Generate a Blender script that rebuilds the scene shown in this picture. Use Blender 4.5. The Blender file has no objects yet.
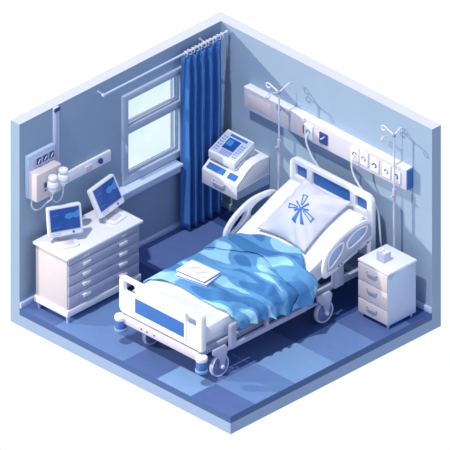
import bpy, bmesh, math, random
from mathutils import Vector, Matrix, noise
random.seed(7)
PI = math.pi
COL = bpy.context.scene.collection
ROOT = {}

# ------------------------------------------------------------------ materials
def srgb(r, g, b):
    f = lambda c: (c/255)/12.92 if c/255 <= .04045 else ((c/255+.055)/1.055)**2.4
    return (f(r), f(g), f(b), 1)

def mat(name, rgb, rough=.55, spec=.25, var=.03, scale=8, metal=0, emit=None, es=0):
    m = bpy.data.materials.new(name); m.use_nodes = True
    nt = m.node_tree; b = nt.nodes['Principled BSDF']
    c = srgb(*rgb)
    tc = nt.nodes.new('ShaderNodeTexCoord'); no = nt.nodes.new('ShaderNodeTexNoise')
    no.inputs['Scale'].default_value = scale; no.inputs['Detail'].default_value = 3
    nt.links.new(tc.outputs['Object'], no.inputs['Vector'])
    rp = nt.nodes.new('ShaderNodeValToRGB')
    rp.color_ramp.elements[0].position = .3; rp.color_ramp.elements[1].position = .7
    rp.color_ramp.elements[0].color = tuple(max(0, x*(1-var)) for x in c[:3])+(1,)
    rp.color_ramp.elements[1].color = tuple(min(1, x*(1+var)) for x in c[:3])+(1,)
    nt.links.new(no.outputs['Fac'], rp.inputs['Fac'])
    nt.links.new(rp.outputs['Color'], b.inputs['Base Color'])
    b.inputs['Roughness'].default_value = rough
    b.inputs['Specular IOR Level'].default_value = spec
    b.inputs['Metallic'].default_value = metal
    if emit:
        b.inputs['Emission Color'].default_value = srgb(*emit); b.inputs['Emission Strength'].default_value = es
    return m

SLOTP = mat('slot_panel_blue', (184, 204, 236), .35, .3, .02)
CAP = mat('wall_top_paint', (208, 211, 216), .8, .1, .015, 3)
WALL = mat('wall_paint', (158, 179, 202), .8, .1, .015, 3)
SLAB = mat('slab_paint', (156, 178, 207), .8, .1, .015, 3)
FEDGE = mat('floor_edge', (76, 102, 152), .5, .2, .02)
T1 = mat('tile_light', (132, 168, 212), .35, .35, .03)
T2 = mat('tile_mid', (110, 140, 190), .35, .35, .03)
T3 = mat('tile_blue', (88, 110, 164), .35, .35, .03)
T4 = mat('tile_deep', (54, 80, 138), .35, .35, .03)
BASEB = mat('baseboard_paint', (196, 208, 236), .5)
WHITE = mat('white_plastic', (244, 245, 250), .4, .35, .01)
WARM = mat('warm_white_laminate', (224, 214, 215), .5, .25, .01)
GREY = mat('lavender_grey_metal', (192, 193, 214), .45, .3, .02)
PINK = mat('pale_grey_metal', (218, 212, 222), .45, .3, .02)
PALEB = mat('pale_blue_metal', (190, 208, 236), .4, .3, .02)
SHEET = mat('white_sheet', (246, 247, 251), .8, .1, .01)
PILW = mat('pillow_cotton', (232, 233, 247), .85, .1, .01)
LOGO = mat('emblem_blue', (88, 142, 214), .7, .1, .02)
PANEL = mat('blue_panel', (62, 116, 190), .4, .3, .05, 4)
RUBBER = mat('blue_rubber', (84, 124, 190), .5, .3, .03)
TYRE = mat('wheel_disc', (122, 134, 184), .5, .3, .03)
RIM = mat('wheel_rim', (222, 222, 234), .4, .3, .01)
HUB = mat('wheel_hub', (245, 245, 250), .3, .4, .01)
CURT = mat('curtain_blue', (78, 130, 196), .8, .1, .04, 6)
ROD = mat('rod_metal', (206, 216, 238), .35, .5, .01, metal=.0)
FRAME = mat('window_frame_paint', (184, 196, 218), .5, .25, .01)
SILL = mat('window_sill_paint', (206, 222, 248), .4, .3, .01)
CABLE = mat('cable_white', (232, 234, 246), .5, .3, .01)
SCREEN = mat('screen_blue', (36, 78, 152), .15, .5, .1, 5, emit=(40, 86, 172), es=.12)
SCR2 = mat('screen_graphic_blue', (70, 132, 204), .2, .4, .05, 5, emit=(84, 150, 224), es=.1)
DARKB = mat('dark_blue_detail', (48, 74, 140), .5, .3, .02)
LINE = mat('grey_line', (150, 154, 188), .5, .2, .02)
ORANGE = mat('orange_tag', (206, 112, 84), .5, .2, .02)
PAPER = mat('booklet_cover', (240, 242, 250), .5, .25, .01)
GLARE = mat('glare_grey', (204, 208, 228), .5, .2, .01)
BLUEP = mat('booklet_blue', (70, 130, 205), .6, .2, .01)
CARD = mat('small_box_card', (214, 214, 230), .6, .2, .01)

# blanket: woven blue; wavy highlights painted into the colour, plus darker streaks
def blanket_mat():
    m = mat('blanket_cloth', (96, 158, 220), .85, .12, .05)
    nt = m.node_tree; b = nt.nodes['Principled BSDF']
    tc = nt.nodes.new('ShaderNodeTexCoord'); mp = nt.nodes.new('ShaderNodeMapping')
    mp.inputs['Scale'].default_value = (.75, 2.1, .6); mp.inputs['Rotation'].default_value = (0, 0, .35)
    no = nt.nodes.new('ShaderNodeTexNoise'); no.inputs['Scale'].default_value = 2.1
    no.inputs['Detail'].default_value = 0; no.inputs['Distortion'].default_value = .9
    rp = nt.nodes.new('ShaderNodeValToRGB'); e = rp.color_ramp.elements
    e[0].position = .40; e[0].color = srgb(72, 126, 182)
    e[1].position = .43; e[1].color = srgb(98, 156, 204)
    x = e.new(.56); x.color = srgb(98, 156, 204)
    x = e.new(.59); x.color = srgb(158, 210, 236)
    nt.links.new(tc.outputs['Object'], mp.inputs['Vector']); nt.links.new(mp.outputs[0], no.inputs['Vector'])
    nt.links.new(no.outputs['Fac'], rp.inputs['Fac']); nt.links.new(rp.outputs[0], b.inputs['Base Color'])
    return m
BLANK = blanket_mat()

def glass_mat():
    m = bpy.data.materials.new('window_glass'); m.use_nodes = True
    nt = m.node_tree; nt.nodes.clear()
    out = nt.nodes.new('ShaderNodeOutputMaterial'); mx = nt.nodes.new('ShaderNodeMixShader')
    tr = nt.nodes.new('ShaderNodeBsdfTransparent'); gl = nt.nodes.new('ShaderNodeBsdfGlossy')
    tc = nt.nodes.new('ShaderNodeTexCoord'); no = nt.nodes.new('ShaderNodeTexNoise'); no.inputs['Scale'].default_value = 1.5
    rp = nt.nodes.new('ShaderNodeValToRGB')
    rp.color_ramp.elements[0].position = .35; rp.color_ramp.elements[1].position = .65
    rp.color_ramp.elements[0].color = srgb(238, 251, 254); rp.color_ramp.elements[1].color = srgb(250, 255, 255)
    nt.links.new(tc.outputs['Object'], no.inputs['Vector']); nt.links.new(no.outputs['Fac'], rp.inputs['Fac'])
    nt.links.new(rp.outputs[0], tr.inputs['Color'])
    gl.inputs['Color'].default_value = (.8, .9, 1, 1); gl.inputs['Roughness'].default_value = .05
    mx.inputs['Fac'].default_value = .02
    nt.links.new(tr.outputs[0], mx.inputs[1]); nt.links.new(gl.outputs[0], mx.inputs[2]); nt.links.new(mx.outputs[0], out.inputs[0])
    return m
GLASS = glass_mat()

# ------------------------------------------------------------------ mesh helpers
def merge(bm, src):
    me = bpy.data.meshes.new('tmp'); src.to_mesh(me); src.free(); bm.from_mesh(me); bpy.data.meshes.remove(me)

def box(bm, a, b, bev=0, seg=2, m=None):
    t = bmesh.new()
    c = [(a[i]+b[i])/2 for i in range(3)]; d = [abs(b[i]-a[i]) for i in range(3)]
    bmesh.ops.create_cube(t, size=1, matrix=Matrix.Translation(c) @ Matrix.Diagonal((*d, 1)))
    if bev: bmesh.ops.bevel(t, geom=t.edges[:], offset=min(bev, min(d)*.45), segments=seg, affect='EDGES', profile=.5)
    if m is not None: bmesh.ops.transform(t, matrix=m, verts=t.verts[:])
    merge(bm, t); return bm

def cyl(bm, p0, p1, r0, r1=None, seg=24, bev=0):
    p0, p1 = Vector(p0), Vector(p1); r1 = r0 if r1 is None else r1
    t = bmesh.new(); d = p1-p0
    bmesh.ops.create_cone(t, cap_ends=True, segments=seg, radius1=r0, radius2=r1, depth=d.length)
    if bev:
        ed = [e for e in t.edges if len(e.link_faces) == 2 and any(len(f.verts) > 4 for f in e.link_faces)]
        bmesh.ops.bevel(t, geom=ed, offset=bev, segments=2, affect='EDGES', profile=.5)
    q = Vector((0, 0, 1)).rotation_difference(d.normalized())
    bmesh.ops.transform(t, matrix=Matrix.Translation((p0+p1)/2) @ q.to_matrix().to_4x4(), verts=t.verts[:])
    merge(bm, t); return bm

def smooth_path(pts, n=8):
    P = [Vector(p) for p in pts]; out = []
    for i in range(len(P)-1):
        a = P[max(i-1, 0)]; b = P[i]; c = P[i+1]; d = P[min(i+2, len(P)-1)]
        for k in range(n):
            t = k/n
            out.append(.5*((2*b)+(c-a)*t+(2*a-5*b+4*c-d)*t*t+(3*b-a-3*c+d)*t**3))
    out.append(P[-1]); return out

def tube(bm, pts, r, seg=10, n=8, smooth=True):
    P = smooth_path(pts, n) if smooth else [Vector(p) for p in pts]
    up = Vector((0, 0, 1)); rings = []; N = None
    for i, p in enumerate(P):
        t = (P[min(i+1, len(P)-1)]-P[max(i-1, 0)]).normalized()
        if N is None:
            N = t.cross(up); N = t.cross(Vector((1, 0, 0))) if N.length < .05 else N
        N = (N-t*N.dot(t)).normalized(); B = t.cross(N)
        rings.append([bm.verts.new(p+(N*math.cos(2*PI*k/seg)+B*math.sin(2*PI*k/seg))*r) for k in range(seg)])
    for a, b in zip(rings, rings[1:]):
        for k in range(seg): bm.faces.new((a[k], a[(k+1) % seg], b[(k+1) % seg], b[k]))
    bm.faces.new(rings[0][::-1]); bm.faces.new(rings[-1]); return bm

def lathe(bm, prof, c=(0, 0, 0), seg=24):
    rings = []
    for r, z in prof:
        rings.append([bm.verts.new((c[0]+r*math.cos(2*PI*k/seg), c[1]+r*math.sin(2*PI*k/seg), c[2]+z)) for k in range(seg)])
    for a, b in zip(rings, rings[1:]):
        for k in range(seg): bm.faces.new((a[k], a[(k+1) % seg], b[(k+1) % seg], b[k]))
    bm.faces.new(rings[0][::-1]); bm.faces.new(rings[-1]); return bm

def rr(x0, y0, x1, y1, r, n=6):
    out = []
    for cx, cy, a in ((x1-r, y1-r, 0), (x0+r, y1-r, 90), (x0+r, y0+r, 180), (x1-r, y0+r, 270)):
        for k in range(n+1):
            t = math.radians(a+90*k/n); out.append((cx+r*math.cos(t), cy+r*math.sin(t)))
    return out

def plate(bm, outlines, th, bev, M):
    """flat plate with holes; local xy outline, thickness along local z, placed by M"""
    cu = bpy.data.curves.new('c', 'CURVE'); cu.dimensions = '2D'; cu.fill_mode = 'BOTH'
    cu.extrude = max(th/2-bev, .0001); cu.bevel_depth = bev; cu.bevel_resolution = 2; cu.offset = -bev
    for o in outlines:
        s = cu.splines.new('POLY'); s.points.add(len(o)-1); s.use_cyclic_u = True
        for p, q in zip(s.points, o): p.co = (q[0], q[1], 0, 1)
    ob = bpy.data.objects.new('c', cu); COL.objects.link(ob)
    dg = bpy.context.evaluated_depsgraph_get(); dg.update()
    me = bpy.data.meshes.new_from_object(ob.evaluated_get(dg))
    t = bmesh.new(); t.from_mesh(me); bmesh.ops.remove_doubles(t, verts=t.verts[:], dist=.0001)
    bmesh.ops.transform(t, matrix=M, verts=t.verts[:])
    bmesh.ops.recalc_face_normals(t, faces=t.faces[:])
    merge(bm, t)
    bpy.data.objects.remove(ob); bpy.data.curves.remove(cu); bpy.data.meshes.remove(me)
    return bm

def MX(x):   # local (u,v) -> world (y,z) at x
    return Matrix(((0, 0, 1, x), (1, 0, 0, 0), (0, 1, 0, 0), (0, 0, 0, 1)))
def MY(y):   # local (u,v) -> world (x,z) at y
    return Matrix(((1, 0, 0, 0), (0, 0, -1, y), (0, 1, 0, 0), (0, 0, 0, 1)))

def prism(bm, pts, M, th, bev=0):
    t = bmesh.new()
    a = [t.verts.new((p[0], p[1], -th/2)) for p in pts]; b = [t.verts.new((p[0], p[1], th/2)) for p in pts]
    n = len(pts)
    t.faces.new(a[::-1]); t.faces.new(b)
    for i in range(n): t.faces.new((a[i], a[(i+1) % n], b[(i+1) % n], b[i]))
    if bev: bmesh.ops.bevel(t, geom=t.edges[:], offset=bev, segments=2, affect='EDGES', profile=.5)
    bmesh.ops.transform(t, matrix=M, verts=t.verts[:]); bmesh.ops.recalc_face_normals(t, faces=t.faces[:])
    merge(bm, t); return bm

def obj(name, bm, m, parent=None, smooth=True, loc=None):
    """bm is in world coordinates; it is re-expressed relative to the parent thing (or to loc)"""
    Mi = Matrix.Identity(4)
    if parent is not None: Mi = ROOT[parent.name].inverted()
    elif loc is not None: Mi = Matrix.Translation(loc).inverted()
    bmesh.ops.transform(bm, matrix=Mi, verts=bm.verts[:])
    bmesh.ops.recalc_face_normals(bm, faces=bm.faces[:])
    me = bpy.data.meshes.new(name); bm.to_mesh(me); bm.free()
    ms = m if isinstance(m, (list, tuple)) else [m]
    for x in ms: me.materials.append(x)
    o = bpy.data.objects.new(name, me); COL.objects.link(o)
    if smooth:
        for p in me.polygons: p.use_smooth = True
        md = o.modifiers.new('wn', 'EDGE_SPLIT'); md.split_angle = math.radians(38)
    if parent is not None: o.parent = parent; ROOT[o.name] = ROOT[parent.name]
    elif loc is not None: o.location = loc
    return o

def tag(o, label, cat, group=None):
    o['label'] = label; o['category'] = cat
    if group: o['group'] = group
    return o

def thing(name, label, cat, loc=(0, 0, 0), rz=0, group=None):
    o = bpy.data.objects.new(name, None); COL.objects.link(o); o.empty_display_size = .05
    o.location = loc; o.rotation_euler = (0, 0, rz); ROOT[o.name] = Matrix.Translation(loc) @ Matrix.Rotation(rz, 4, 'Z')
    return tag(o, label, cat, group)

def copy_tree(o, parent=None):
    c = o.copy(); COL.objects.link(c); c.parent = parent
    for ch in list(o.children): copy_tree(ch, c)
    return c

def struct(o): o['kind'] = 'structure'; return o
N_ = bmesh.new

# ------------------------------------------------------------------ the setting
A, B, H, TH = 2.985, 2.85, 2.14, .125
ZF, ZB = -.079, -.205
WY0, WY1, WZ0, WZ1 = -1.36, -.59, .86, 1.81
bm = N_()
box(bm, (-TH, -B, ZB), (0, WY0, H)); box(bm, (-TH, WY1, ZB), (0, TH, H))
box(bm, (-TH, WY0, ZB), (0, WY1, WZ0)); box(bm, (-TH, WY0, WZ1), (0, WY1, H))
for f in bm.faces:
    if min(v.co.z for v in f.verts) > H-.001: f.material_index = 1
struct(obj('wall_left', bm, [WALL, CAP], smooth=False))
bm = box(N_(), (0, 0, ZB), (A, TH, H))
for f in bm.faces:
    if min(v.co.z for v in f.verts) > H-.001: f.material_index = 1
struct(obj('wall_right', bm, [WALL, CAP], smooth=False))
struct(obj('trim_1', box(N_(), (0, -B, ZB), (A, 0, ZF)), SLAB, smooth=False))

# tiled floor layer: one mesh, tile colours by face
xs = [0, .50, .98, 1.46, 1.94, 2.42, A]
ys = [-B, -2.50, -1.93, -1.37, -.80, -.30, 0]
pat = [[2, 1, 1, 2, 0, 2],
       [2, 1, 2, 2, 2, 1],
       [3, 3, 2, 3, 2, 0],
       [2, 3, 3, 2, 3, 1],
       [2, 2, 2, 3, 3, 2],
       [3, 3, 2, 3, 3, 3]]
bm = N_()
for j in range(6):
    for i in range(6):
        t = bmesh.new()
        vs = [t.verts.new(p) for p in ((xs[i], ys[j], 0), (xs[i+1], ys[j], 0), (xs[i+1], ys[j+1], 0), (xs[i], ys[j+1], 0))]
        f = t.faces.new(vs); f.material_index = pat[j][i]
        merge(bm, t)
t = bmesh.new()
q = [(0, -B), (A, -B), (A, 0), (0, 0)]
for i in range(4):
    a, b = q[i], q[(i+1) % 4]
    f = t.faces.new([t.verts.new(p) for p in ((*a, ZF), (*b, ZF), (*b, 0), (*a, 0))]); f.material_index = 4
f = t.faces.new([t.verts.new((*p, ZF)) for p in q[::-1]]); f.material_index = 4
merge(bm, t); bmesh.ops.remove_doubles(bm, verts=bm.verts[:], dist=.0001)
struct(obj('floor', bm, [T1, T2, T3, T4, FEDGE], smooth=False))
struct(obj('baseboard_left', box(N_(), (0, -B, 0), (.025, 0, .065), .004), BASEB))
struct(obj('baseboard_right', box(N_(), (.025, -.025, 0), (A, 0, .065), .004), BASEB))

# window with fixed upper light and large lower pane
wn = bpy.data.objects.new('window_1', None); COL.objects.link(wn); wn.location = (0, -.975, WZ0); struct(wn)
ROOT['window_1'] = Matrix.Translation(wn.location)
bm = plate(N_(), [rr(-1.41, .82, -.54, 1.86, .004), rr(-1.335, .905, -.61, 1.395, .003)[::-1], rr(-1.335, 1.485, -.61, 1.785, .003)[::-1]], .05, .006, MX(.005))
obj('window_frame', bm, FRAME, wn)
bm = N_()
plate(bm, [rr(-1.335, .905, -.61, 1.395, .003), rr(-1.315, .925, -.63, 1.375, .003)[::-1]], .02, .003, MX(-.03))
plate(bm, [rr(-1.335, 1.485, -.61, 1.785, .003), rr(-1.30, 1.515, -.645, 1.755, .003)[::-1]], .02, .003, MX(-.03))
obj('window_bead', bm, WHITE, wn)
obj('window_pane', box(N_(), (-.041, -1.33, .91), (-.036, -.615, 1.39)), GLASS, wn, smooth=False)
obj('window_pane', box(N_(), (-.041, -1.33, 1.49), (-.036, -.615, 1.78)), GLASS, wn, smooth=False)
bm = box(N_(), (.03, -1.385, 1.17), (.04, -1.362, 1.29), .004)
box(bm, (.04, -1.38, 1.2), (.052, -1.367, 1.27), .004)
obj('window_handle', bm, PALEB, wn)
obj('window_sill', box(box(N_(), (.0, -1.62, .785), (.135, -.665, .815), .006), (.0, -1.60, .715), (.11, -.68, .785), .004), SILL, wn)

# ------------------------------------------------------------------ curtain rod and curtain
RX, RZ_ = .125, 2.085
rod = thing('curtain_rod', 'thin pale metal curtain rod running above the window', 'curtain rod', (RX, -.95, RZ_))
obj('rod', cyl(N_(), (RX, -1.78, RZ_), (RX, -.05, RZ_), .011, seg=16), ROD, rod)
for y in (-1.74, -.30):
    bm = cyl(N_(), (0.001, y, RZ_-.03), (.008, y, RZ_-.03), .016); tube(bm, [(.01, y, RZ_-.03), (.07, y, RZ_-.03), (RX, y, RZ_-.012)], .006)
    obj('bracket', bm, ROD, rod)
for y in (-1.79, -.045): obj('finial', cyl(N_(), (RX, y-.012, RZ_), (RX, y+.012, RZ_), .017, bev=.003), ROD, rod)

cur = thing('curtain', 'long blue pleated curtain gathered in the room corner', 'curtain', (RX, -.37, .04))
NS, NZ = 168, 26
bm = N_(); Y0, Y1 = -.645, -.095
grid = []
folds = 5.2
for k in range(NZ+1):
    z = .035+(2.03-.035)*k/NZ; row = []
    for i in range(NS+1):
        s = i/NS
        ph = 2*PI*folds*(s**.86)
        amp = .042*(1+.10*math.sin(3*z+4*s))*(1 if k < NZ-2 else .75)
        x = RX-.005+amp*math.tanh(1.7*math.sin(ph-1.9))/math.tanh(1.7)+.006*noise.noise((s*9, z*1.4, 0))
        y = Y0+(Y1-Y0)*s+.016*math.sin(2*ph-2.4)*.5+.006*noise.noise((s*7+5, z*1.2, 3))
        row.append(bm.verts.new((x, y, z)))
    grid.append(row)
for a, b in zip(grid, grid[1:]):
    for i in range(NS): bm.faces.new((a[i], a[i+1], b[i+1], b[i]))
c = obj('cloth', bm, CURT, cur); c.modifiers.clear()
md = c.modifiers.new('s', 'SOLIDIFY'); md.thickness = .006; md.offset = 0
for i in range(11):
    y = Y0+.02+(Y1-Y0-.04)*i/10; bm = N_()
    t = .25 if i % 2 else -.2
    tube(bm, [(RX+.029*math.cos(a), y+.029*math.cos(a)*t, RZ_-.012+.029*math.sin(a)) for a in [2*PI*k/20 for k in range(21)]], .0042, 6, smooth=False)
    tube(bm, [(RX, y, RZ_-.040), (RX, y, RZ_-.06)], .004, 6)
    obj('ring', bm, RIM, cur)

# ------------------------------------------------------------------ left wall fittings
cond = thing('cable_conduit', 'white vertical cable conduit running up the wall left of the window', 'conduit', (0, -2.35, 1.3))
obj('channel', box(N_(), (0.001, -2.385, 1.235), (.03, -2.315, 2.139), .004), SILL, cond)
obj('cover_strip', box(N_(), (.03, -2.372, 1.24), (.037, -2.335, 2.135), .003), GREY, cond)
obj('end_cap', box(N_(), (.0301, -2.39, 2.10), (.045, -2.312, 2.139), .004), DARKB, cond)

cp = thing('wall_control_panel', 'boxy pale wall control panel with three small square gauges', 'control panel', (0, -2.6, 1.26))
obj('back_plate', box(N_(), (.001, -2.775, 1.26), (.05, -2.395, 1.745), .006), PALEB, cp)
obj('gauge_strip', box(N_(), (.05, -2.70, 1.60), (.058, -2.42, 1.70), .003), GREY, cp)
for k in range(3):
    y = -2.665+.09*k
    g = obj('gauge', box(N_(), (.058, y, 1.615), (.064, y+.062, 1.685), .003), DARKB, cp)
    obj('needle', tube(N_(), [(.066, y+.015, 1.63), (.066, y+.045, 1.67)], .004, 6), WHITE, g)
obj('front_box', box(N_(), (.0501, -2.77, 1.262), (.165, -2.42, 1.575), .007), WARM, cp)
sw = obj('switch_plate', box(N_(), (.165, -2.685, 1.345), (.171, -2.625, 1.475), .003), GREY, cp)
obj('switch', box(N_(), (.171, -2.67, 1.40), (.179, -2.642, 1.455), .003), DARKB, sw)
obj('indicator', cyl(N_(), (.171, -2.655, 1.365), (.176, -2.655, 1.365), .008), DARKB, sw)

rl = thing('wall_socket_rail', 'slim white socket rail on the wall between control panel and window', 'socket rail', (0, -1.9, 1.2))
obj('rail', box(N_(), (.001, -2.33, 1.195), (.032, -1.585, 1.32), .006), WHITE, rl)
s = obj('socket', box(N_(), (.032, -1.965, 1.215), (.05, -1.865, 1.285), .006), PINK, rl)
s = obj('socket_inlet', cyl(N_(), (.032, -1.745, 1.265), (.048, -1.745, 1.265), .030, bev=.004), DARKB, rl)
obj('plug', box(N_(), (.048, -1.765, 1.24), (.062, -1.725, 1.29), .006), DARKB, s)

def flask(label, x, y, z):
    f = thing('gas_flask', label, 'flask', (x, y, z), group='white flasks on the left wall')
    lb = [(.018, -.03), (.022, .0), (.050, .010), (.058, .03), (.058, .085), (.051, .102), (.034, .112), (.034, .125)]
    obj('body', lathe(N_(), lb, (x, y, z)), WHITE, f)
    obj('cap', lathe(N_(), [(.034, .125), (.047, .128), (.050, .138), (.050, .154), (.044, .163), (.022, .164), (.020, .155), (.001, .154)], (x, y, z)), WHITE, f)
    obj('label_band', lathe(N_(), [(.0575, .032), (.0595, .034), (.0595, .056), (.0575, .058)], (x, y, z)), PALEB, f)
    obj('clip', box(N_(), (.1651, y-.012, z+.05), (x-.05, y+.012, z+.08), .003), GREY, f)
    return f
flask('white flask nearer the left end of the wall, in front of the control panel box', .238, -2.615, 1.375)
flask('white flask on the corner of the control panel box, nearer the socket rail', .232, -2.462, 1.395)
# mounting arms for the flasks belong to the hoses
o = obj('hose', tube(N_(), [(.238, -2.615, 1.344), (.22, -2.618, 1.27), (.15, -2.63, 1.19), (.10, -2.66, 1.12), (.07, -2.71, 1.12), (.06, -2.74, 1.18), (.06, -2.73, 1.261)], .0075, 8), CABLE, loc=(.238, -2.615, 1.344))
tag(o, 'white hose looping from the front flask to below the control panel', 'hose')
o = obj('hose', tube(N_(), [(.232, -2.462, 1.364), (.23, -2.465, 1.28), (.21, -2.48, 1.20), (.17, -2.50, 1.16), (.13, -2.53, 1.2), (.12, -2.535, 1.261)], .0075, 8), CABLE, loc=(.232, -2.462, 1.364))
tag(o, 'short white hose looping down from the flask nearer the socket rail', 'hose')

# ------------------------------------------------------------------ dresser
DX0, DX1, DY0, DY1, DZ = .085, .575, -2.745, -1.69, .776
dr = thing('chest_of_drawers', 'wide white chest of drawers against the left wall', 'chest of drawers', ((DX0+DX1)/2, (DY0+DY1)/2, 0))
bm = box(N_(), (DX0+.02, DY0+.02, .15), (DX1-.03, DY1-.02, DZ-.03), .003)
obj('body', bm, WARM, dr)
obj('plinth', box(N_(), (DX0+.01, DY0+.005, .075), (DX1-.005, DY1-.005, .15), .006), WHITE, dr)
obj('top', box(N_(), (DX0, DY0-.01, DZ-.03), (DX1+.01, DY1+.01, DZ), .007), WHITE, dr)
for x in (DX0+.03, DX1-.055):
    for y in (DY0+.02, DY1-.06):
        obj('leg', cyl(N_(), (x+.02, y+.02, 0), (x+.02, y+.02, .075), .014, .024, 12), PALEB, dr)
zr = [.165, .305, .425, .545, .665, .735]
for r in range(5):
    d = obj('drawer', box(N_(), (DX1-.032, DY0+.03, zr[r]+.004), (DX1-.012, DY1-.03, zr[r+1]-.004), .004), GREY, dr)
    if r < 4:
        for y in (DY0+.27, DY1-.27):
            bm = box(N_(), (DX1-.012, y-.055, (zr[r]+zr[r+1])/2+.015), (DX1+.012, y+.055, (zr[r]+zr[r+1])/2+.033), .006)
            box(bm, (DX1+.004, y-.055, (zr[r]+zr[r+1])/2-.002), (DX1+.012, y+.055, (zr[r]+zr[r+1])/2+.02), .003)
            obj('handle', bm, WHITE, d)
    else:
        for y in (DY0+.28, DY1-.25):
            obj('label_plate', box(N_(), (DX1-.012, y-.035, .69), (DX1-.006, y+.035, .71), .002), WHITE, d)

# ------------------------------------------------------------------ monitors on the dresser
def monitor(name, label, loc, rz, w, h, tilt, lift, slim):
    """local: faces -Y; built at origin then posed by the thing's transform"""
    t = thing(name, label, 'monitor', loc, rz)
    R = ROOT[t.name]
    T = R @ Matrix.Translation((0, 0, lift)) @ Matrix.Rotation(-tilt, 4, 'X')
    F = T @ Matrix(((1, 0, 0, 0), (0, 0, -1, 0), (0, 1, 0, 0), (0, 0, 0, 1)))
    hs = obj('housing', plate(N_(), [rr(-w/2, 0, w/2, h, .022)], slim, .008, F), WHITE, t)
    b = .028; bb = .062
    bz = F @ Matrix.Translation((0, 0, slim/2+.001))
    obj('bezel_edge', plate(N_(), [rr(-w/2+b-.006, bb-.006, w/2-b+.006, h-b+.006, .006), rr(-w/2+b, bb, w/2-b, h-b, .004)[::-1]], .006, .001, bz), GREY, t)
    sc = obj('screen', plate(N_(), [rr(-w/2+b, bb, w/2-b, h-b, .004)], .004, .0008, bz), SCREEN, t)
    bl = [(-.01, .56), (.02, .70), (.16, .76), (.30, .72), (.50, .86), (.5, .52), (.38, .48), (.28, .55), (.14, .47)]
    W_ = w-2*b; H_ = h-bb-b
    bl = [(min(max(x*W_, -W_/2), W_/2-.002), bb+y*H_) for x, y in bl]
    obj('screen_shape', prism(N_(), bl, F @ Matrix.Translation((0, 0, slim/2+.0035)), .002), SCR2, sc, smooth=False)
    for k in range(2): obj('screen_text_line', box(N_(), (-W_*.42, bb+H_*(.16+.55*k), 0), (-W_*.2, bb+H_*(.18+.55*k), .001), m=F @ Matrix.Translation((0, 0, slim/2+.003))), SCR2, sc, smooth=False)
    bm = cyl(N_(), (w*.22, bb*.5, 0), (w*.22, bb*.5, .006), .013, bev=.002); bmesh.ops.transform(bm, matrix=F @ Matrix.Translation((0, 0, slim/2)), verts=bm.verts[:])
    obj('power_button', bm, RUBBER, t)
    for k in range(2): obj('printed_mark', box(N_(), (-w*.40, bb*(.30+.28*k), 0), (-w*.14, bb*(.36+.28*k), .001), m=F @ Matrix.Translation((0, 0, slim/2))), LINE, t, smooth=False)
    # stand: neck and rounded foot
    bm = box(N_(), (-.055, .005, .012), (.055, .045, lift+.10), .01, m=R @ Matrix.Translation((0, .02, 0)))
    obj('neck', bm, GREY, t)
    pz = R @ Matrix.Translation((0, -.04, .009))
    obj('foot', plate(N_(), [rr(-.125, -.085, .125, .085, .06)], .018, .006, pz), WHITE, t)
    obj('foot_inlay', plate(N_(), [rr(-.075, -.045, .075, .07, .03)], .004, .001, R @ Matrix.Translation((0, -.04, .0195))), PINK, t)
    return t
a1 = math.atan2(.316, .151)      # width direction of first monitor in plan
monitor('monitor', 'small white monitor with control button at the near end of the dresser', (.335, -2.535, DZ), a1, .365, .32, math.radians(13), .085, .05)
monitor('monitor', 'white monitor tilted back at the far end of the dresser, beside the window', (.315, -1.862, DZ), math.radians(100), .41, .32, math.radians(27), .075, .055)

# ------------------------------------------------------------------ wall-mounted device and console (back right wall, near the corner)
UX0, UX1, UY0 = .195, .69, -.467
dv = thing('wall_cabinet_unit', 'white wall-mounted unit with sloped front and handle beside the curtain', 'wall unit', ((UX0+UX1)/2, 0, .535))
prof = [(UY0, .535), (-.001, .535), (-.001, .855), (-.15, .865), (-.24, .855), (-.32, .81), (-.40, .745), (UY0+.02, .715), (UY0, .70)]
obj('body', prism(N_(), prof, MX((UX0+UX1)/2), UX1-UX0, .007), WHITE, dv)
bm = prism(N_(), [(UY0+.004, .545), (-.01, .545), (-.01, .66), (UY0+.004, .63)], MX(UX1-.0005), .006)
obj('side_panel', bm, PALEB, dv, smooth=False)
sl = math.atan2(.03+.0, .065)
def onslope(x, s, up=0):  # s 0..1 from front edge (-.447,.715) to (-.40,.745)->(-.32,.81)
    p = Vector((x, -.40+.08*s, .745+.065*s)); n = Vector((0, -.63, .776)); return p+n*up
def slopebox(x0, x1, s0, s1, u0, u1):
    b = N_(); v = [[[b.verts.new(onslope(x, s, u)) for u in (u0, u1)] for s in (s0, s1)] for x in (x0, x1)]
    for f in ((v[0][0][1], v[1][0][1], v[1][1][1], v[0][1][1]), (v[0][0][0], v[0][1][0], v[1][1][0], v[1][0][0]),
              (v[0][0][0], v[1][0][0], v[1][0][1], v[0][0][1]), (v[0][1][0], v[0][1][1], v[1][1][1], v[1][1][0]),
              (v[0][0][0], v[0][0][1], v[0][1][1], v[0][1][0]), (v[1][0][0], v[1][1][0], v[1][1][1], v[1][0][1])): b.faces.new(f)
    return b
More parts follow.
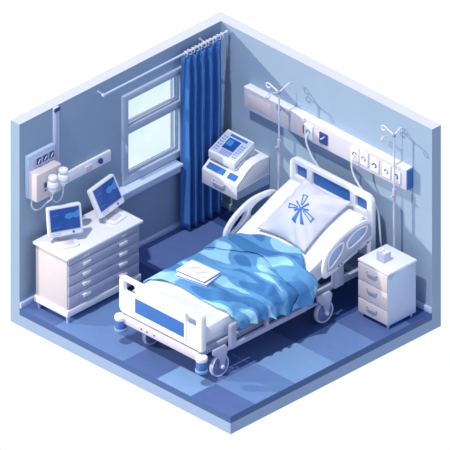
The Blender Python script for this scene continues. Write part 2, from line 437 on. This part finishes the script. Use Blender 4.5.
# front lip displays, on the flatter slope right behind the front edge
def lipbox(x0, x1, t0, t1, th):
    b = N_(); a = Vector((0, -.447, .715)); c = Vector((0, -.40, .745)); d = (c-a); n = Vector((0, -d.z, d.y)).normalized()
    vs = []
    for x in (x0, x1):
        for t in (t0, t1):
            for u in (-.002, th):
                vs.append(b.verts.new(a+d*t+n*u+Vector((x, 0, 0))))
    for f in ((0, 1, 3, 2), (4, 6, 7, 5), (0, 4, 5, 1), (2, 3, 7, 6), (1, 5, 7, 3), (0, 2, 6, 4)): b.faces.new([vs[i] for i in f])
    return b
obj('display_strip', lipbox(.235, .465, .1, .95+.35, .012), PANEL, dv, smooth=False)
obj('display_strip', lipbox(.525, .635, .1, .95+.35, .012), PANEL, dv, smooth=False)
bm = tube(N_(), [(.36, UY0, .645), (.37, UY0-.028, .64), (.44, UY0-.032, .64), (.51, UY0-.028, .64), (.52, UY0, .645)], .009, 8)
obj('handle', bm, GREY, dv)

CX0, CX1 = .245, .615
cs = thing('patient_console', 'white console with blue screen and keypad resting on the wall-mounted unit', 'console', ((CX0+CX1)/2, -.28, .80))
kf, kb = (-.425, .765), (-.425, .862)
prof = [(-.425, .79), (-.425, .865), (-.415, .872), (-.15, .995), (-.135, .99), (-.135, .872), (-.24, .870), (-.33, .818), (-.40, .766)]
obj('housing', prism(N_(), prof, MX((CX0+CX1)/2), CX1-CX0, .006), WHITE, cs)
obj('side_groove', prism(N_(), [(-.405, .80), (-.33, .845), (-.15, .90), (-.15, .915), (-.33, .86), (-.405, .815)], MX(CX1), .006), LINE, cs, smooth=False)
d = (Vector((0, -.15, .995))-Vector((0, -.415, .872))); L = d.length; d.normalize()
FT = Matrix.Translation((0, -.415, .872)) @ Matrix(((1, 0, 0, 0), (0, d.y, -d.z, 0), (0, d.z, d.y, 0), (0, 0, 0, 1)))
def top_box(x0, x1, s0, s1, h, bev=.001): return box(N_(), (x0, s0*L, 0), (x1, s1*L, h), bev, m=FT)
obj('faceplate', top_box(CX0+.012, CX1-.012, .03, .95, .003), PALEB, cs)
sc = obj('screen', top_box(.345, .505, .30, .76, .007), SCREEN, cs)
obj('screen_shape', top_box(.36, .43, .46, .7, .009), SCR2, sc)
obj('status_strip', top_box(.33, .56, .82, .92, .006), PANEL, cs)
KP = [(.365+.030*i, .06+.075*j, .022, .055) for i in range(5) for j in range(3)]+[(.270+.032*i, .12+.115*j, .022, .06) for i in range(2) for j in range(6)]+[(.530+.032*i, .12+.10*j, .022, .055) for i in range(2) for j in range(6)]
for a_, b_, c_, d_ in KP: obj('key', top_box(a_, a_+c_, b_, b_+d_, .007), LINE, cs, smooth=False)

cs.location = cs.location+Vector((-.03, .03, .024))

# ------------------------------------------------------------------ head wall service rail
RY = -.09
hr = thing('head_wall_rail', 'long pale service rail with outlets mounted above the bed', 'service rail', (1.56, 0, 1.345))
obj('housing', box(N_(), (.415, RY, 1.345), (2.71, -.001, 1.585), .005), PINK, hr)
obj('top_cover', box(N_(), (.413, RY-.002, 1.576), (2.712, -.001, 1.592), .003), WHITE, hr)
obj('end_cap', box(N_(), (2.7101, RY+.004, 1.352), (2.722, -.004, 1.575), .003), PANEL, hr)
obj('label_panel', box(N_(), (.47, RY-.004, 1.40), (.80, RY, 1.53), .002), WARM, hr)
def outlet(x, z0, z1, w, m=WHITE, hook=True):
    p = obj('outlet', box(N_(), (x-w/2, RY-.014, z0), (x+w/2, RY, z1), .004), m, hr)
    zc = (z0+z1)/2
    if hook:
        f = random.choice((1, -1))
        bm = tube(N_(), [(x-.028*f, RY-.017, zc-.005), (x-.012*f, RY-.017, zc+.022), (x+.012*f, RY-.017, zc+.018), (x+.024*f, RY-.017, zc-.006), (x+.006*f, RY-.017, zc-.022)], .0055, 6)
        obj('socket_mark', bm, DARKB if random.random() < .5 else LINE, p)
    return p
outlet(1.335, 1.375, 1.535, .115)
p = outlet(1.545, 1.40, 1.525, .11, DARKB, False)
obj('socket_mark', tube(N_(), [(1.515, RY-.017, 1.45), (1.545, RY-.019, 1.47), (1.57, RY-.017, 1.50)], .008, 6), PALEB, p)
for x in (1.99, 2.12): outlet(x, 1.40, 1.555, .112)
for x in (2.275, 2.44, 2.58): outlet(x, 1.39, 1.54, .11)
obj('cable_tag', box(N_(), (1.252, RY-.012, 1.41), (1.268, RY, 1.50), .003), ORANGE, hr)

def cable(pts, r, label):
    o = obj('power_cable', tube(N_(), pts, r, 10), CABLE, loc=pts[0]); return tag(o, label, 'cable')
cable([(1.335, -.107, 1.44), (1.335, -.135, 1.40), (1.36, -.14, 1.32), (1.43, -.13, 1.2), (1.53, -.12, 1.1), (1.66, -.115, 1.02), (1.72, -.10, .8), (1.72, -.07, .3), (1.74, -.05, .012), (1.85, -.06, .012)], .010, 'white cable dropping from the left outlet to behind the middle of the headboard')
cable([(1.99, -.107, 1.46), (1.99, -.135, 1.42), (1.99, -.14, 1.33), (2.03, -.13, 1.22), (2.12, -.12, 1.12), (2.26, -.115, 1.04), (2.33, -.11, .95), (2.36, -.10, .6), (2.37, -.07, .2), (2.36, -.05, .012), (2.25, -.06, .012)], .010, 'white cable dropping from the right group of outlets to the headboard corner')

# ------------------------------------------------------------------ bed
BX0, BX1 = 1.18, 2.35
bed = thing('hospital_bed', 'large white hospital bed on castors in the middle of the room', 'bed', (1.765, -1.38, 0))
def board(name, y, z0, z1, th, holes, r):
    return plate(N_(), [rr(BX0, z0, BX1, z1, r, 8)]+[h[::-1] for h in holes], th, .014, MY(y))
# footboard
FY = -2.60
w1 = rr(1.25, .635, 1.40, .75, .015); w2 = rr(2.125, .625, 2.27, .74, .015)
fb = obj('footboard', board('footboard', FY, .375, .80, .055, [w1, w2], .065), WHITE, bed)
obj('inset_panel', plate(N_(), [rr(1.42, .46, 2.11, .625, .006)], .012, .002, MY(FY-.030)), PANEL, fb)
obj('inset_frame', plate(N_(), [rr(1.40, .435, 2.14, .645, .012), rr(1.42, .46, 2.11, .625, .006)[::-1]], .012, .003, MY(FY-.029)), WHITE, fb)
obj('corner_post', plate(N_(), [rr(2.285, .375, 2.365, .80, .035)], .075, .02, MY(FY)), WHITE, fb)
# headboard
HY = -.185
hw = [rr(1.265, .965, 1.42, 1.095, .018), rr(1.50, .955, 2.03, 1.105, .016), rr(2.11, .965, 2.27, 1.095, .018)]
hb = obj('headboard', board('headboard', HY, .45, 1.165, .06, hw, .09), WHITE, bed)
obj('window_panel', plate(N_(), [rr(1.495, .95, 2.035, 1.11, .016)], .012, .002, MY(HY+.006)), PANEL, hb)
for q in (1.26, 2.105): obj('side_panel', plate(N_(), [rr(q, .96, q+.17, 1.10, .018)], .012, .002, MY(HY+.012)), RUBBER, hb)
obj('lower_trim', plate(N_(), [rr(1.23, .78, 2.30, .90, .02)], .014, .004, MY(HY-.033)), PINK, hb)
# chassis
bm = N_()
for x in (1.36, 2.28): box(bm, (x-.03, -2.57, .30), (x+.03, -.22, .37), .01)
for y in (-2.36, -1.5, -.85): box(bm, (1.36, y-.03, .30), (2.28, y+.03, .36), .008)
obj('chassis', bm, GREY, bed)
bm = box(N_(), (1.29, -2.53, .37), (2.27, -1.06, .405), .008)
obj('bed_deck', bm, GREY, bed)
bm = box(N_(), (-.5, 0, 0), (.5, .86, .03), .008, m=Matrix.Translation((1.77, -1.06, .375)) @ Matrix.Rotation(math.radians(23.5), 4, 'X'))
obj('backrest_deck', bm, GREY, bed)
for x in (1.45, 2.09): obj('backrest_support', tube(N_(), [(x, -.55, .34), (x, -.55, .58)], .02, 10), GREY, bed)
obj('lower_bar', tube(N_(), [(2.335, -2.27, .25), (2.335, -.95, .25)], .014, 8), GREY, bed)
obj('foot_beam', box(N_(), (1.25, FY-.045, .265), (2.31, FY+.02, .355), .018), PINK, bed)
for x in (1.52, 1.60, 1.70): obj('screw', cyl(N_(), (x, FY-.052, .315), (x, FY-.044, .315), .008, seg=10), DARKB, bed)
for x in (1.215, 2.36):
    y = FY-.035
    b_ = obj('bumper', cyl(N_(), (x, y, .20), (x, y, .295), .057, bev=.008), RUBBER, bed)
    obj('bumper_cap', cyl(N_(), (x, y, .295), (x, y, .345), .062, bev=.012), WHITE, b_)
    obj('bumper_foot', lathe(N_(), [(.04, -.02), (.066, -.015), (.066, .008), (.056, .014)], (x, y, .19)), T1, b_)
# castors
def castor(x, y, yaw_off):
    R_ = .122; zc = R_
    c = obj('castor', prism(N_(), [(y-.13, .36), (y+.05, .36), (y+.085, .31), (y+.06, .24), (y+.025, zc-.025), (y-.02, zc-.025), (y-.03, .22), (y-.13, .30)], MX(x+.0), .026, .008), GREY, bed)
    xw = x-.035
    obj('wheel', cyl(N_(), (xw-.018, y, zc), (xw+.018, y, zc), R_-.012, seg=40, bev=.004), TYRE, c)
    bm = N_(); seg = 44; prof = [(R_-.022, -.017), (R_-.006, -.023), (R_, -.012), (R_, .012), (R_-.006, .023), (R_-.022, .017)]
    rings = [[bm.verts.new((xw+px, y+pr*math.cos(2*PI*k/seg), zc+pr*math.sin(2*PI*k/seg))) for px, pr in [(q[1], q[0]) for q in prof]] for k in range(seg)]
    for k in range(seg):
        a, b = rings[k], rings[(k+1) % seg]
        for j in range(len(prof)): bm.faces.new((a[j], a[(j+1) % 6], b[(j+1) % 6], b[j]))
    obj('tyre', bm, RIM, c)
    obj('hub', cyl(N_(), (xw-.025, y, zc), (x+.028, y, zc), .022, bev=.004), HUB, c)
castor(2.375, -2.365, 0); castor(2.375, -.89, 0); castor(1.46, -2.40, 0); castor(1.46, -.89, 0)
# fold-down side rail, lowered at foot end
for x, nm in ((2.375, 'right'),):
    bm = plate(N_(), [rr(-2.26, .272, -1.16, .56, .03), rr(-2.17, .335, -1.755, .51, .012)[::-1], rr(-1.71, .335, -1.245, .51, .012)[::-1]], .042, .012, MX(x))
    obj('lowered_side_rail', bm, GREY, bed)
# raised side rails, head end
def rail(out, slots, x, nm):
    r_ = obj('side_rail', plate(N_(), [out]+[s[::-1] for s in slots], .04, .012, MX(x)), WHITE, bed)
    return r_
def sm(pts, n=5):
    P = [Vector((p[0], p[1], 0)) for p in pts]; out = []; m = len(P)
    for i in range(m):
        a, b, c, d = P[i-1], P[i], P[(i+1) % m], P[(i+2) % m]
        for k in range(n):
            t = k/n; q = .5*((2*b)+(c-a)*t+(2*a-5*b+4*c-d)*t*t+(3*b-a-3*c+d)*t**3); out.append((q.x, q.y))
    return out
def shrink(pts, f):
    cx = sum(p[0] for p in pts)/len(pts); cy = sum(p[1] for p in pts)/len(pts)
    return [(cx+(p[0]-cx)*f, cy+(p[1]-cy)*f) for p in pts]
outR = sm([(-.92, .535), (-.945, .60), (-.94, .70), (-.90, .80), (-.80, .88), (-.66, .94), (-.50, .975), (-.36, .975), (-.275, .935), (-.245, .86), (-.24, .76), (-.27, .70), (-.55, .625), (-.80, .555)])
s1 = sm([(-.87, .66), (-.865, .74), (-.80, .815), (-.70, .85), (-.67, .82), (-.70, .75), (-.78, .68), (-.85, .64)])
s2 = sm([(-.60, .78), (-.595, .84), (-.50, .90), (-.38, .91), (-.34, .88), (-.38, .82), (-.49, .775), (-.57, .755)])
r_ = rail(outR, [s1, s2], 2.375, 'r')
for s_ in (s1, s2): obj('slot_rim', plate(N_(), [shrink(s_, 1.16), shrink(s_, .98)[::-1]], .012, .004, MX(2.397)), WHITE, r_)
for s_ in (s1, s2): obj('slot_panel', plate(N_(), [shrink(s_, 1.04)], .010, .002, MX(2.375)), SLOTP, r_)
obj('rail_face', plate(N_(), [[(-.895, .60), (-.905, .68), (-.87, .775), (-.78, .855), (-.65, .915), (-.50, .945), (-.37, .945), (-.30, .915), (-.275, .86), (-.275, .77), (-.55, .67), (-.80, .60)], s1[::-1], s2[::-1]], .006, .001, MX(2.3965)), GREY, r_)
for q in ((-.73, .605), (-.69, .617), (-.45, .67), (-.32, .71)): obj('control_button', cyl(N_(), (2.39, q[0], q[1]), (2.400, q[0], q[1]), .010, seg=10), DARKB, r_)
outL = sm([(-1.13, .575), (-1.16, .63), (-1.13, .71), (-1.03, .80), (-.90, .865), (-.76, .905), (-.60, .905), (-.47, .88), (-.39, .82), (-.37, .74), (-.40, .67), (-.60, .60), (-.88, .555)])
s1 = sm([(-1.09, .65), (-1.07, .70), (-.98, .77), (-.89, .81), (-.86, .785), (-.89, .72), (-.98, .65), (-1.06, .62)])
s2 = sm([(-.80, .73), (-.79, .79), (-.70, .84), (-.56, .85), (-.50, .82), (-.54, .76), (-.66, .70), (-.76, .69)])
r_ = rail(outL, [s1, s2], 1.195, 'l')
for s_ in (s1, s2): obj('slot_rim', plate(N_(), [shrink(s_, 1.14), shrink(s_, .98)[::-1]], .010, .003, MX(1.217)), GREY, r_)
for x, y in ((2.345, -.62), (1.215, -.80)):
    pass
bm = box(N_(), (2.30, -.75, .33), (2.36, -.62, .64), .008); obj('rail_bracket', bm, GREY, bed)
bm = box(N_(), (1.185, -.90, .33), (1.24, -.78, .64), .008); obj('rail_bracket', bm, GREY, bed)

# ------------------------------------------------------------------ mattress
ZT = .60; HYM = -1.09; TILT = math.radians(23.5)
def ztop(y):
    w = .10
    if y < HYM-w: return ZT
    if y > HYM+w: return ZT+(y-HYM)*math.tan(TILT)
    t = (y-(HYM-w)); return ZT+math.tan(TILT)*t*t/(4*w)
top = [(-2.535, ZT-.05), (-2.53, ZT-.015), (-2.50, ZT)]+[(y, ztop(y)) for y in (-2.2, -1.8, -1.4, -1.19, -1.14, -1.09, -1.04, -.99, -.7, -.45, -.29)]+[(-.262, ztop(-.262)-.012), (-.25, ztop(-.25)-.05)]
bot = [(-.235, .76), (-.245, .755), (-1.03, .425), (-1.08, .41), (-2.50, .41), (-2.535, .44)]
o = obj('mattress', prism(N_(), top+bot, MX((1.245+2.29)/2), 2.29-1.245, .022), SHEET, loc=(1.765, -1.38, .41))
tag(o, 'thick white sheeted mattress raised at the head of the bed', 'mattress')

# ------------------------------------------------------------------ pillow
PC = Vector((1.768, -.57, 0)); PC.z = ztop(PC.y)+.012
pt = math.radians(24); PTv = Vector((0, math.cos(pt), math.sin(pt))); PN = Vector((0, -math.sin(pt), math.cos(pt)))
def pil(u, v, side=1):
    a = u*.325*(1-.10*math.cos(v*PI/2)*abs(u)); b = v*.365*(1-.11*math.cos(u*PI/2)*abs(v))
    e = max(0, (1-u*u)*(1-v*v))
    h = .185*e**.60 if side > 0 else .045*e**.5
    if side > 0:
        rad = math.atan2(v, u); rr_ = min(1, max(abs(u), abs(v)))
        wr = -.11*(1-abs(math.sin(rad*4.5+1.2*math.sin(rad*2+.6))))**2*max(0, min(1, (rr_-.48)/.4))*e**.45
        h += wr+.012*noise.noise((u*2.2, v*2.2, 1))*e**.5
    z0 = .04
    return PC+Vector((a, 0, 0))+PTv*b+PN*((z0+h) if side > 0 else (z0-h))
bm = N_(); n = 44
def g(i): return math.sin((i/n*2-1)*PI/2)
up = [[bm.verts.new(pil(g(i), g(j), 1)) for i in range(n+1)] for j in range(n+1)]
dn = [[up[j][i] if i in (0, n) or j in (0, n) else bm.verts.new(pil(g(i), g(j), -1)) for i in range(n+1)] for j in range(n+1)]
for j in range(n):
    for i in range(n):
        bm.faces.new((up[j][i], up[j][i+1], up[j+1][i+1], up[j+1][i])); bm.faces.new((dn[j][i], dn[j+1][i], dn[j+1][i+1], dn[j][i+1]))
pl = thing('pillow', 'square white pillow with blue starburst emblem on the raised mattress', 'pillow', (1.762, -.585, PC.z))
c = obj('pillow_case', bm, PILW, pl); c.modifiers.clear()
# seam piping
bm = N_(); per = [(t, -1) for t in [k/20*2-1 for k in range(20)]]+[(1, t) for t in [k/20*2-1 for k in range(20)]]+[(-t, 1) for t in [k/20*2-1 for k in range(20)]]+[(-1, -t) for t in [k/20*2-1 for k in range(21)]]
tube(bm, [pil(u, v, 1) for u, v in per], .006, 6, smooth=False)
obj('piping', bm, GREY, pl)
# emblem laid on the cloth
e31 = math.asin(.515)
def scr(dx, dy):    # picture-plane offset (m) -> pillow (u,v)
    ax, ay = .7071, -.7071*.515
    bx, by = .7071*math.cos(pt), .7071*.515*math.cos(pt)+.857*math.sin(pt)
    det = ax*by-bx*ay
    return ((dx*by-bx*dy)/det/.325, (ax*dy-dx*ay)/det/.335)
_d = scr(.045, -.075); u0, v0 = -.16+_d[0], .04+_d[1]
def decal(bm, quad, th=.0045):
    """quad: four picture offsets"""
    k = 5; gr = []
    for j in range(k+1):
        row = []
        for i in range(k+1):
            s, t = i/k, j/k
            p = [(quad[0][c]*(1-s)+quad[1][c]*s)*(1-t)+(quad[3][c]*(1-s)+quad[2][c]*s)*t for c in (0, 1)]
            u, v = scr(*p); row.append(bm.verts.new(pil(u0+u, v0+v, 1)+PN*th+Vector((0, 0, .0015))))
        gr.append(row)
    for j in range(k):
        for i in range(k): bm.faces.new((gr[j][i], gr[j][i+1], gr[j+1][i+1], gr[j+1][i]))
def arm(bm, ang, r0, r1, w0, w1, outline=False):
    a = math.radians(ang); d = (math.cos(a), math.sin(a)); nn = (-d[1], d[0])
    P = lambda r, w: (d[0]*r+nn[0]*w, d[1]*r+nn[1]*w)
    W = lambda r: w0+(w1-w0)*(r-r0)/(r1-r0)
    if not outline: decal(bm, [P(r0, -w0), P(r1, -w1), P(r1, w1), P(r0, w0)]); return
    q = .009
    decal(bm, [P(r0, -w0), P(r1, -w1), P(r1, -w1+q), P(r0, -w0+q)]); decal(bm, [P(r0, w0-q), P(r1, w1-q), P(r1, w1), P(r0, w0)])
    decal(bm, [P(r1-q, -w1), P(r1, -w1), P(r1, w1), P(r1-q, w1)]); decal(bm, [P(r0, -w0), P(r0+q, -w0), P(r0+q, w0), P(r0, w0)])
em = []
def EM():
    return N_()
for ang, r1, w1, ol in ((72, .125, .024, True), (165, .115, .022, True), (-38, .125, .024, True), (-88, .115, .016, False), (-128, .12, .020, False), (30, .08, .008, False), (122, .07, .008, False), (-165, .06, .009, False), (-10, .07, .007, False)):
    bm = N_(); arm(bm, ang, .030 if ol else .014, r1*1.10, .010 if ol else .005, w1*1.1, ol)
    o = obj('emblem_arm', bm, LOGO, pl); o.modifiers.clear()
    md = o.modifiers.new('s', 'SOLIDIFY'); md.thickness = .002; md.offset = 1
bm = N_(); decal(bm, [(-.014, -.014), (.014, -.014), (.014, .014), (-.014, .014)]); o = obj('emblem_hub', bm, LOGO, pl); o.modifiers.clear()

# ------------------------------------------------------------------ blanket
XL, XR = 1.21, 2.325
NSx, NT = 150, 120
def section(s, y, off):
    """s: signed length across, 0 at left mattress edge .. W at right; returns point, outward offset"""
    W = XR-XL; r = .045
    zt = ztop(y)+.014
    yy = y
    if s < 0:
        dn_ = -s; return Vector((XL-.015-off-.012*math.sin(y*17)*min(1, dn_*8), yy, zt-.03-dn_))
    if s > W:
        d_ = s-W
        if d_ < .09:
            a = d_/.09*PI/2; return Vector((XR+(.105+off)*math.sin(a), yy, zt-.05+(.05+off)*math.cos(a)+.012*math.sin(a)*math.sin(y*34+2.2*math.sin(y*7))))
        fall = d_-.09
        k = min(1, fall*7)
        fold = .5+.5*math.sin(y*34+2.2*math.sin(y*7)+fall*3)
        x = XR+.105+off+k*.055*fold
        return Vector((x, yy+k*.018*math.cos(y*34+2.2*math.sin(y*7))-fall*.25, zt-.05-fall+(1-k)*.012*math.sin(y*34+2.2*math.sin(y*7))))
    # top: lift at edges round
    e = min(1, s/.05); edge = -.03*(1-e)**2
    wr = 0
    if True:
        q = Vector((s*2.0, y*2.6, 0)); w = noise.noise(q)
        wr = .050*abs(w)+.026*max(0, math.sin(5*s+11*y+4*w))**1.5+.016*max(0, math.sin(-6*s+17*y+4*noise.noise(q*.7+Vector((5, 0, 0)))))
        bd = math.hypot((XL+s-1.59)/.30, (y+1.91)/.24); wr = wr*max(0, min(1, (bd-.8)/.6))+.03*(1-max(0, min(1, (bd-.8)/.6)))
        wr *= min(1, (s)/.15)*min(1, (W-s)/.1+.3)
    return Vector((XL+s, yy, zt+edge+wr+off))
def far(s): return -1.18+.23*math.sin(PI*.75*max(0, min(1, s/1.05)))-.10*max(0, min(1, (s-.85)/.25))+.012*math.sin(s*6)-.10*max(0, s-1.15)
def near(s): return -2.175-.11*max(0, 1-max(0, s)/.4)**2+.02*math.sin(s*5)-.02*max(0, s-1.0)
W = XR-XL
bm = N_(); rows = []
smin = -.16
for j in range(NT+1):
    t = j/NT; row = []
    for i in range(NSx+1):
        sf = i/NSx
        drop = .235
        smax = W+.09+drop
        s = smin+(smax-smin)*sf
        yn, yf = near(s), far(s)
        # path along y: main layer, tight turn, folded-back layer
        if t < .72: q = t/.72; y = yn+(yf-yn)*q; off = .0+.012*math.exp(-((q-.0)/.02)**2)*0
        elif t < .80: a = (t-.72)/.08*PI; y = yf+.03*math.sin(a); off = .024*(1-math.cos(a))
        else:
            q = (t-.80)/.20; y = yf-.27*q-.03*q*math.sin(s*9); off = .048-.022*q**2+.012*math.sin(q*PI)
        # hem length varies along y on the draped side
        if s > W+.09:
            yt = (y-yn)/(yf-yn)
            hem = .035+.13*max(0, min(1, yt*1.2))**.8-.03*max(0, yt-.8)*5+.012*math.sin(y*34+2.2*math.sin(y*7))+.012*math.sin(y*11)
            s = W+.09+(s-W-.09)/drop*max(.04, hem)
        p = section(s, y, off); row.append(bm.verts.new(p))
    rows.append(row)
for a, b in zip(rows, rows[1:]):
    for i in range(NSx): bm.faces.new((a[i], a[i+1], b[i+1], b[i]))
o = obj('blanket', bm, BLANK, loc=(1.8, -1.6, ZT)); o.modifiers.clear()
md = o.modifiers.new('s', 'SOLIDIFY'); md.thickness = .010; md.offset = 1
tag(o, 'rumpled blue blanket folded over the bed and hanging off its side', 'blanket')

# ------------------------------------------------------------------ booklets on the blanket
def booklet(label, cx, cy, z, rz, w, d, h, marks):
    t = thing('booklet', label, 'booklet', (cx, cy, z), rz, 'booklets on the blanket'); R = ROOT[t.name]
    obj('cover', box(box(N_(), (-w/2, -d/2, h-.004), (w/2, d/2, h), .0015, m=R), (-w/2, -d/2, 0), (w/2, d/2, .004), .0015, m=R), PAPER, t)
    obj('pages', box(N_(), (-w/2+.004, -d/2+.004, .004), (w/2-.004, d/2-.004, h-.004), m=R), BLUEP, t, smooth=False)
    if marks:  # grey glare on the cover, painted as thin flat shapes
        for q in ([(-.12, -.02), (-.05, .055), (.0, .07), (-.03, .03), (-.09, -.035)], [(-.02, -.05), (.06, .03), (.11, .04), (.07, -.01), (.02, -.06)], [(.09, -.07), (.13, -.03), (.15, -.05), (.13, -.085)]):
            obj('cover_glare', prism(N_(), q, R @ Matrix.Translation((0, 0, h+.0006)), .0012), GLARE, t, smooth=False)
    return t
zb = ZT+.060
booklet('lower booklet of the pair lying on the blanket, sticking out beneath', 1.60, -1.925, zb, math.radians(12), .37, .26, .022, False)
booklet('top booklet of the pair lying on the blanket, pale grey painted glare on cover', 1.582, -1.905, zb+.0221, math.radians(5), .37, .255, .024, True)

# ------------------------------------------------------------------ IV stands
def iv_stand(label, x, y, top, fy):
    t = thing('iv_stand', label, 'IV stand', (x, y, 0), group='IV stands by the wall')
    bm = N_()
    obj('lower_pole', cyl(N_(), (x, y, .02), (x, y, 1.28), .0135, seg=16), GREY, t)
    obj('upper_pole', cyl(N_(), (x, y, 1.24), (x, y, top), .0095, seg=14), ROD, t)
    bm = cyl(N_(), (x, y, 1.21), (x, y, 1.33), .020, bev=.004); obj('height_clamp', bm, GREY, t)
    obj('clamp_knob', cyl(N_(), (x, y-.015, 1.25), (x, y-.05, 1.25), .013, bev=.003), GREY, t)
    obj('hub', cyl(N_(), (x, y, top-.02), (x, y, top+.012), .017, bev=.003), LINE, t)
    for ang in (90, 180, 270):
        a = math.radians(ang); d = Vector((math.cos(a), math.sin(a), 0)); o_ = Vector((x, y, top))
        f = fy if math.sin(a) > .5 else 1.15
        pts = [o_, o_+d*.06*f+Vector((0, 0, .022)), o_+d*.125*f+Vector((0, 0, .045)), o_+d*.155*f+Vector((0, 0, .030)), o_+d*.15*f+Vector((0, 0, .0)), o_+d*.12*f+Vector((0, 0, -.006)), o_+d*.108*f+Vector((0, 0, .016))]
        obj('hook', tube(N_(), pts, .0072, 8), RIM, t)
    obj('base', lathe(N_(), [(.02, .0), (.055, .0), (.06, .008), (.055, .018), (.03, .028), (.014, .04)], (x, y, 0)), GREY, t)
    return t
iv_stand('pale IV stand with hooks on the curtain side of the bed head', 1.08, -.26, 1.875, 1.15)
iv_stand('pale IV stand with hooks behind the bedside cabinet', 2.575, -.125, 1.955, .7)

# ------------------------------------------------------------------ bedside cabinet
NX0, NX1, NY0, NY1, NZt = 2.49, 2.92, -.56, -.245, .665
NY1 = -.155
bc = thing('bedside_cabinet', 'small white three-drawer bedside cabinet in the right corner', 'bedside cabinet', (2.705, -.39, 0))
obj('body', box(N_(), (NX0+.008, NY0+.012, .045), (NX1-.008, NY1, NZt-.028), .004), PALEB, bc)
obj('top', box(N_(), (NX0, NY0, NZt-.028), (NX1+.004, NY1+.004, NZt), .008), WHITE, bc)
for x in (NX0+.03, NX1-.04):
    for y in (NY0+.04, NY1-.04): obj('leg', cyl(N_(), (x, y, 0), (x, y, .046), .014, .017, 12), PALEB, bc)
zs = [.055, .225, .435, .632]
for k in range(3):
    d = obj('drawer', box(N_(), (NX0+.012, NY0-.004, zs[k]+.004), (NX1-.010, NY0+.016, zs[k+1]-.004), .005), WARM, bc)
    zc = zs[k+1]-.065
    bm = tube(N_(), [(2.63, NY0-.004, zc+.006), (2.645, NY0-.024, zc), (2.70, NY0-.027, zc-.002), (2.755, NY0-.024, zc), (2.77, NY0-.004, zc+.006)], .0075, 8)
    obj('handle', bm, LINE, d)

tb = thing('tissue_box', 'tiny grey-white carton with folded flaps on the bedside cabinet', 'box', (2.70, -.40, NZt), math.radians(0))
R = ROOT[tb.name]
obj('carton', box(N_(), (-.055, -.05, 0), (.055, .05, .095), .005, m=R), CARD, tb)
for q in ((-.03, -.02, .3), (.03, -.02, -.3), (-.03, .025, -.3), (.03, .025, .3)):
    obj('flap', box(N_(), (-.026, -.02, .098), (.026, .02, .112), .005, m=R @ Matrix.Translation((q[0], q[1], 0)) @ Matrix.Rotation(q[2]*.5, 4, 'Z')), WHITE, tb)

# ------------------------------------------------------------------ light
def sun(name, d, strength, rgb, ang):
    l = bpy.data.lights.new(name, 'SUN'); l.energy = strength*PI; l.color = rgb; l.angle = math.radians(ang)
    o = bpy.data.objects.new(name, l); COL.objects.link(o); o.location = (0, 0, 5)
    o.rotation_euler = Vector(d).to_track_quat('-Z', 'Y').to_euler(); return o
sun('key_sun', (-.05, .44, -.90), .74, (1, .97, .93), 1.5)
sun('low_sun', (1, .85, -.493), .84, (1, .89, .74), .8)

w = bpy.data.worlds.new('World'); bpy.context.scene.world = w; w.use_nodes = True
nt = w.node_tree; bg = nt.nodes['Background']
tc = nt.nodes.new('ShaderNodeTexCoord'); sp = nt.nodes.new('ShaderNodeSeparateXYZ')
mr = nt.nodes.new('ShaderNodeMapRange'); mr.inputs['From Min'].default_value = -.49; mr.inputs['From Max'].default_value = -.40
mr.interpolation_type = 'SMOOTHSTEP'
mx = nt.nodes.new('ShaderNodeMix'); mx.data_type = 'RGBA'
nt.links.new(tc.outputs['Generated'], sp.inputs[0]); nt.links.new(sp.outputs['Z'], mr.inputs['Value'])
nt.links.new(mr.outputs[0], mx.inputs['Factor'])
mx.inputs['A'].default_value = (1.02, 1.02, 1.02, 1)
mx.inputs['B'].default_value = (.35, .43, .62, 1)
nt.links.new(mx.outputs['Result'], bg.inputs['Color'])

# ------------------------------------------------------------------ camera (isometric)
e = math.asin(.515); r2 = math.sqrt(.5)
Rv = Vector((r2, r2, 0)); Fv = Vector((-math.cos(e)*r2, math.cos(e)*r2, -math.sin(e))); Uv = Vector((-math.sin(e)*r2, math.sin(e)*r2, math.cos(e)))
cam = bpy.data.cameras.new('Camera'); cam.type = 'ORTHO'; cam.ortho_scale = 4.5
co = bpy.data.objects.new('Camera', cam); COL.objects.link(co)
loc = Rv*.04-Uv*.207-Fv*10
Mc = Matrix((Rv, Uv, -Fv)).transposed().to_4x4(); Mc.translation = loc
co.matrix_world = Mc
sc_ = bpy.context.scene; sc_.camera = co
sc_.view_settings.view_transform = 'Standard'; sc_.view_settings.look = 'None'
sc_.view_settings.exposure = 0; sc_.view_settings.gamma = 1; sc_.view_settings.use_curve_mapping = False
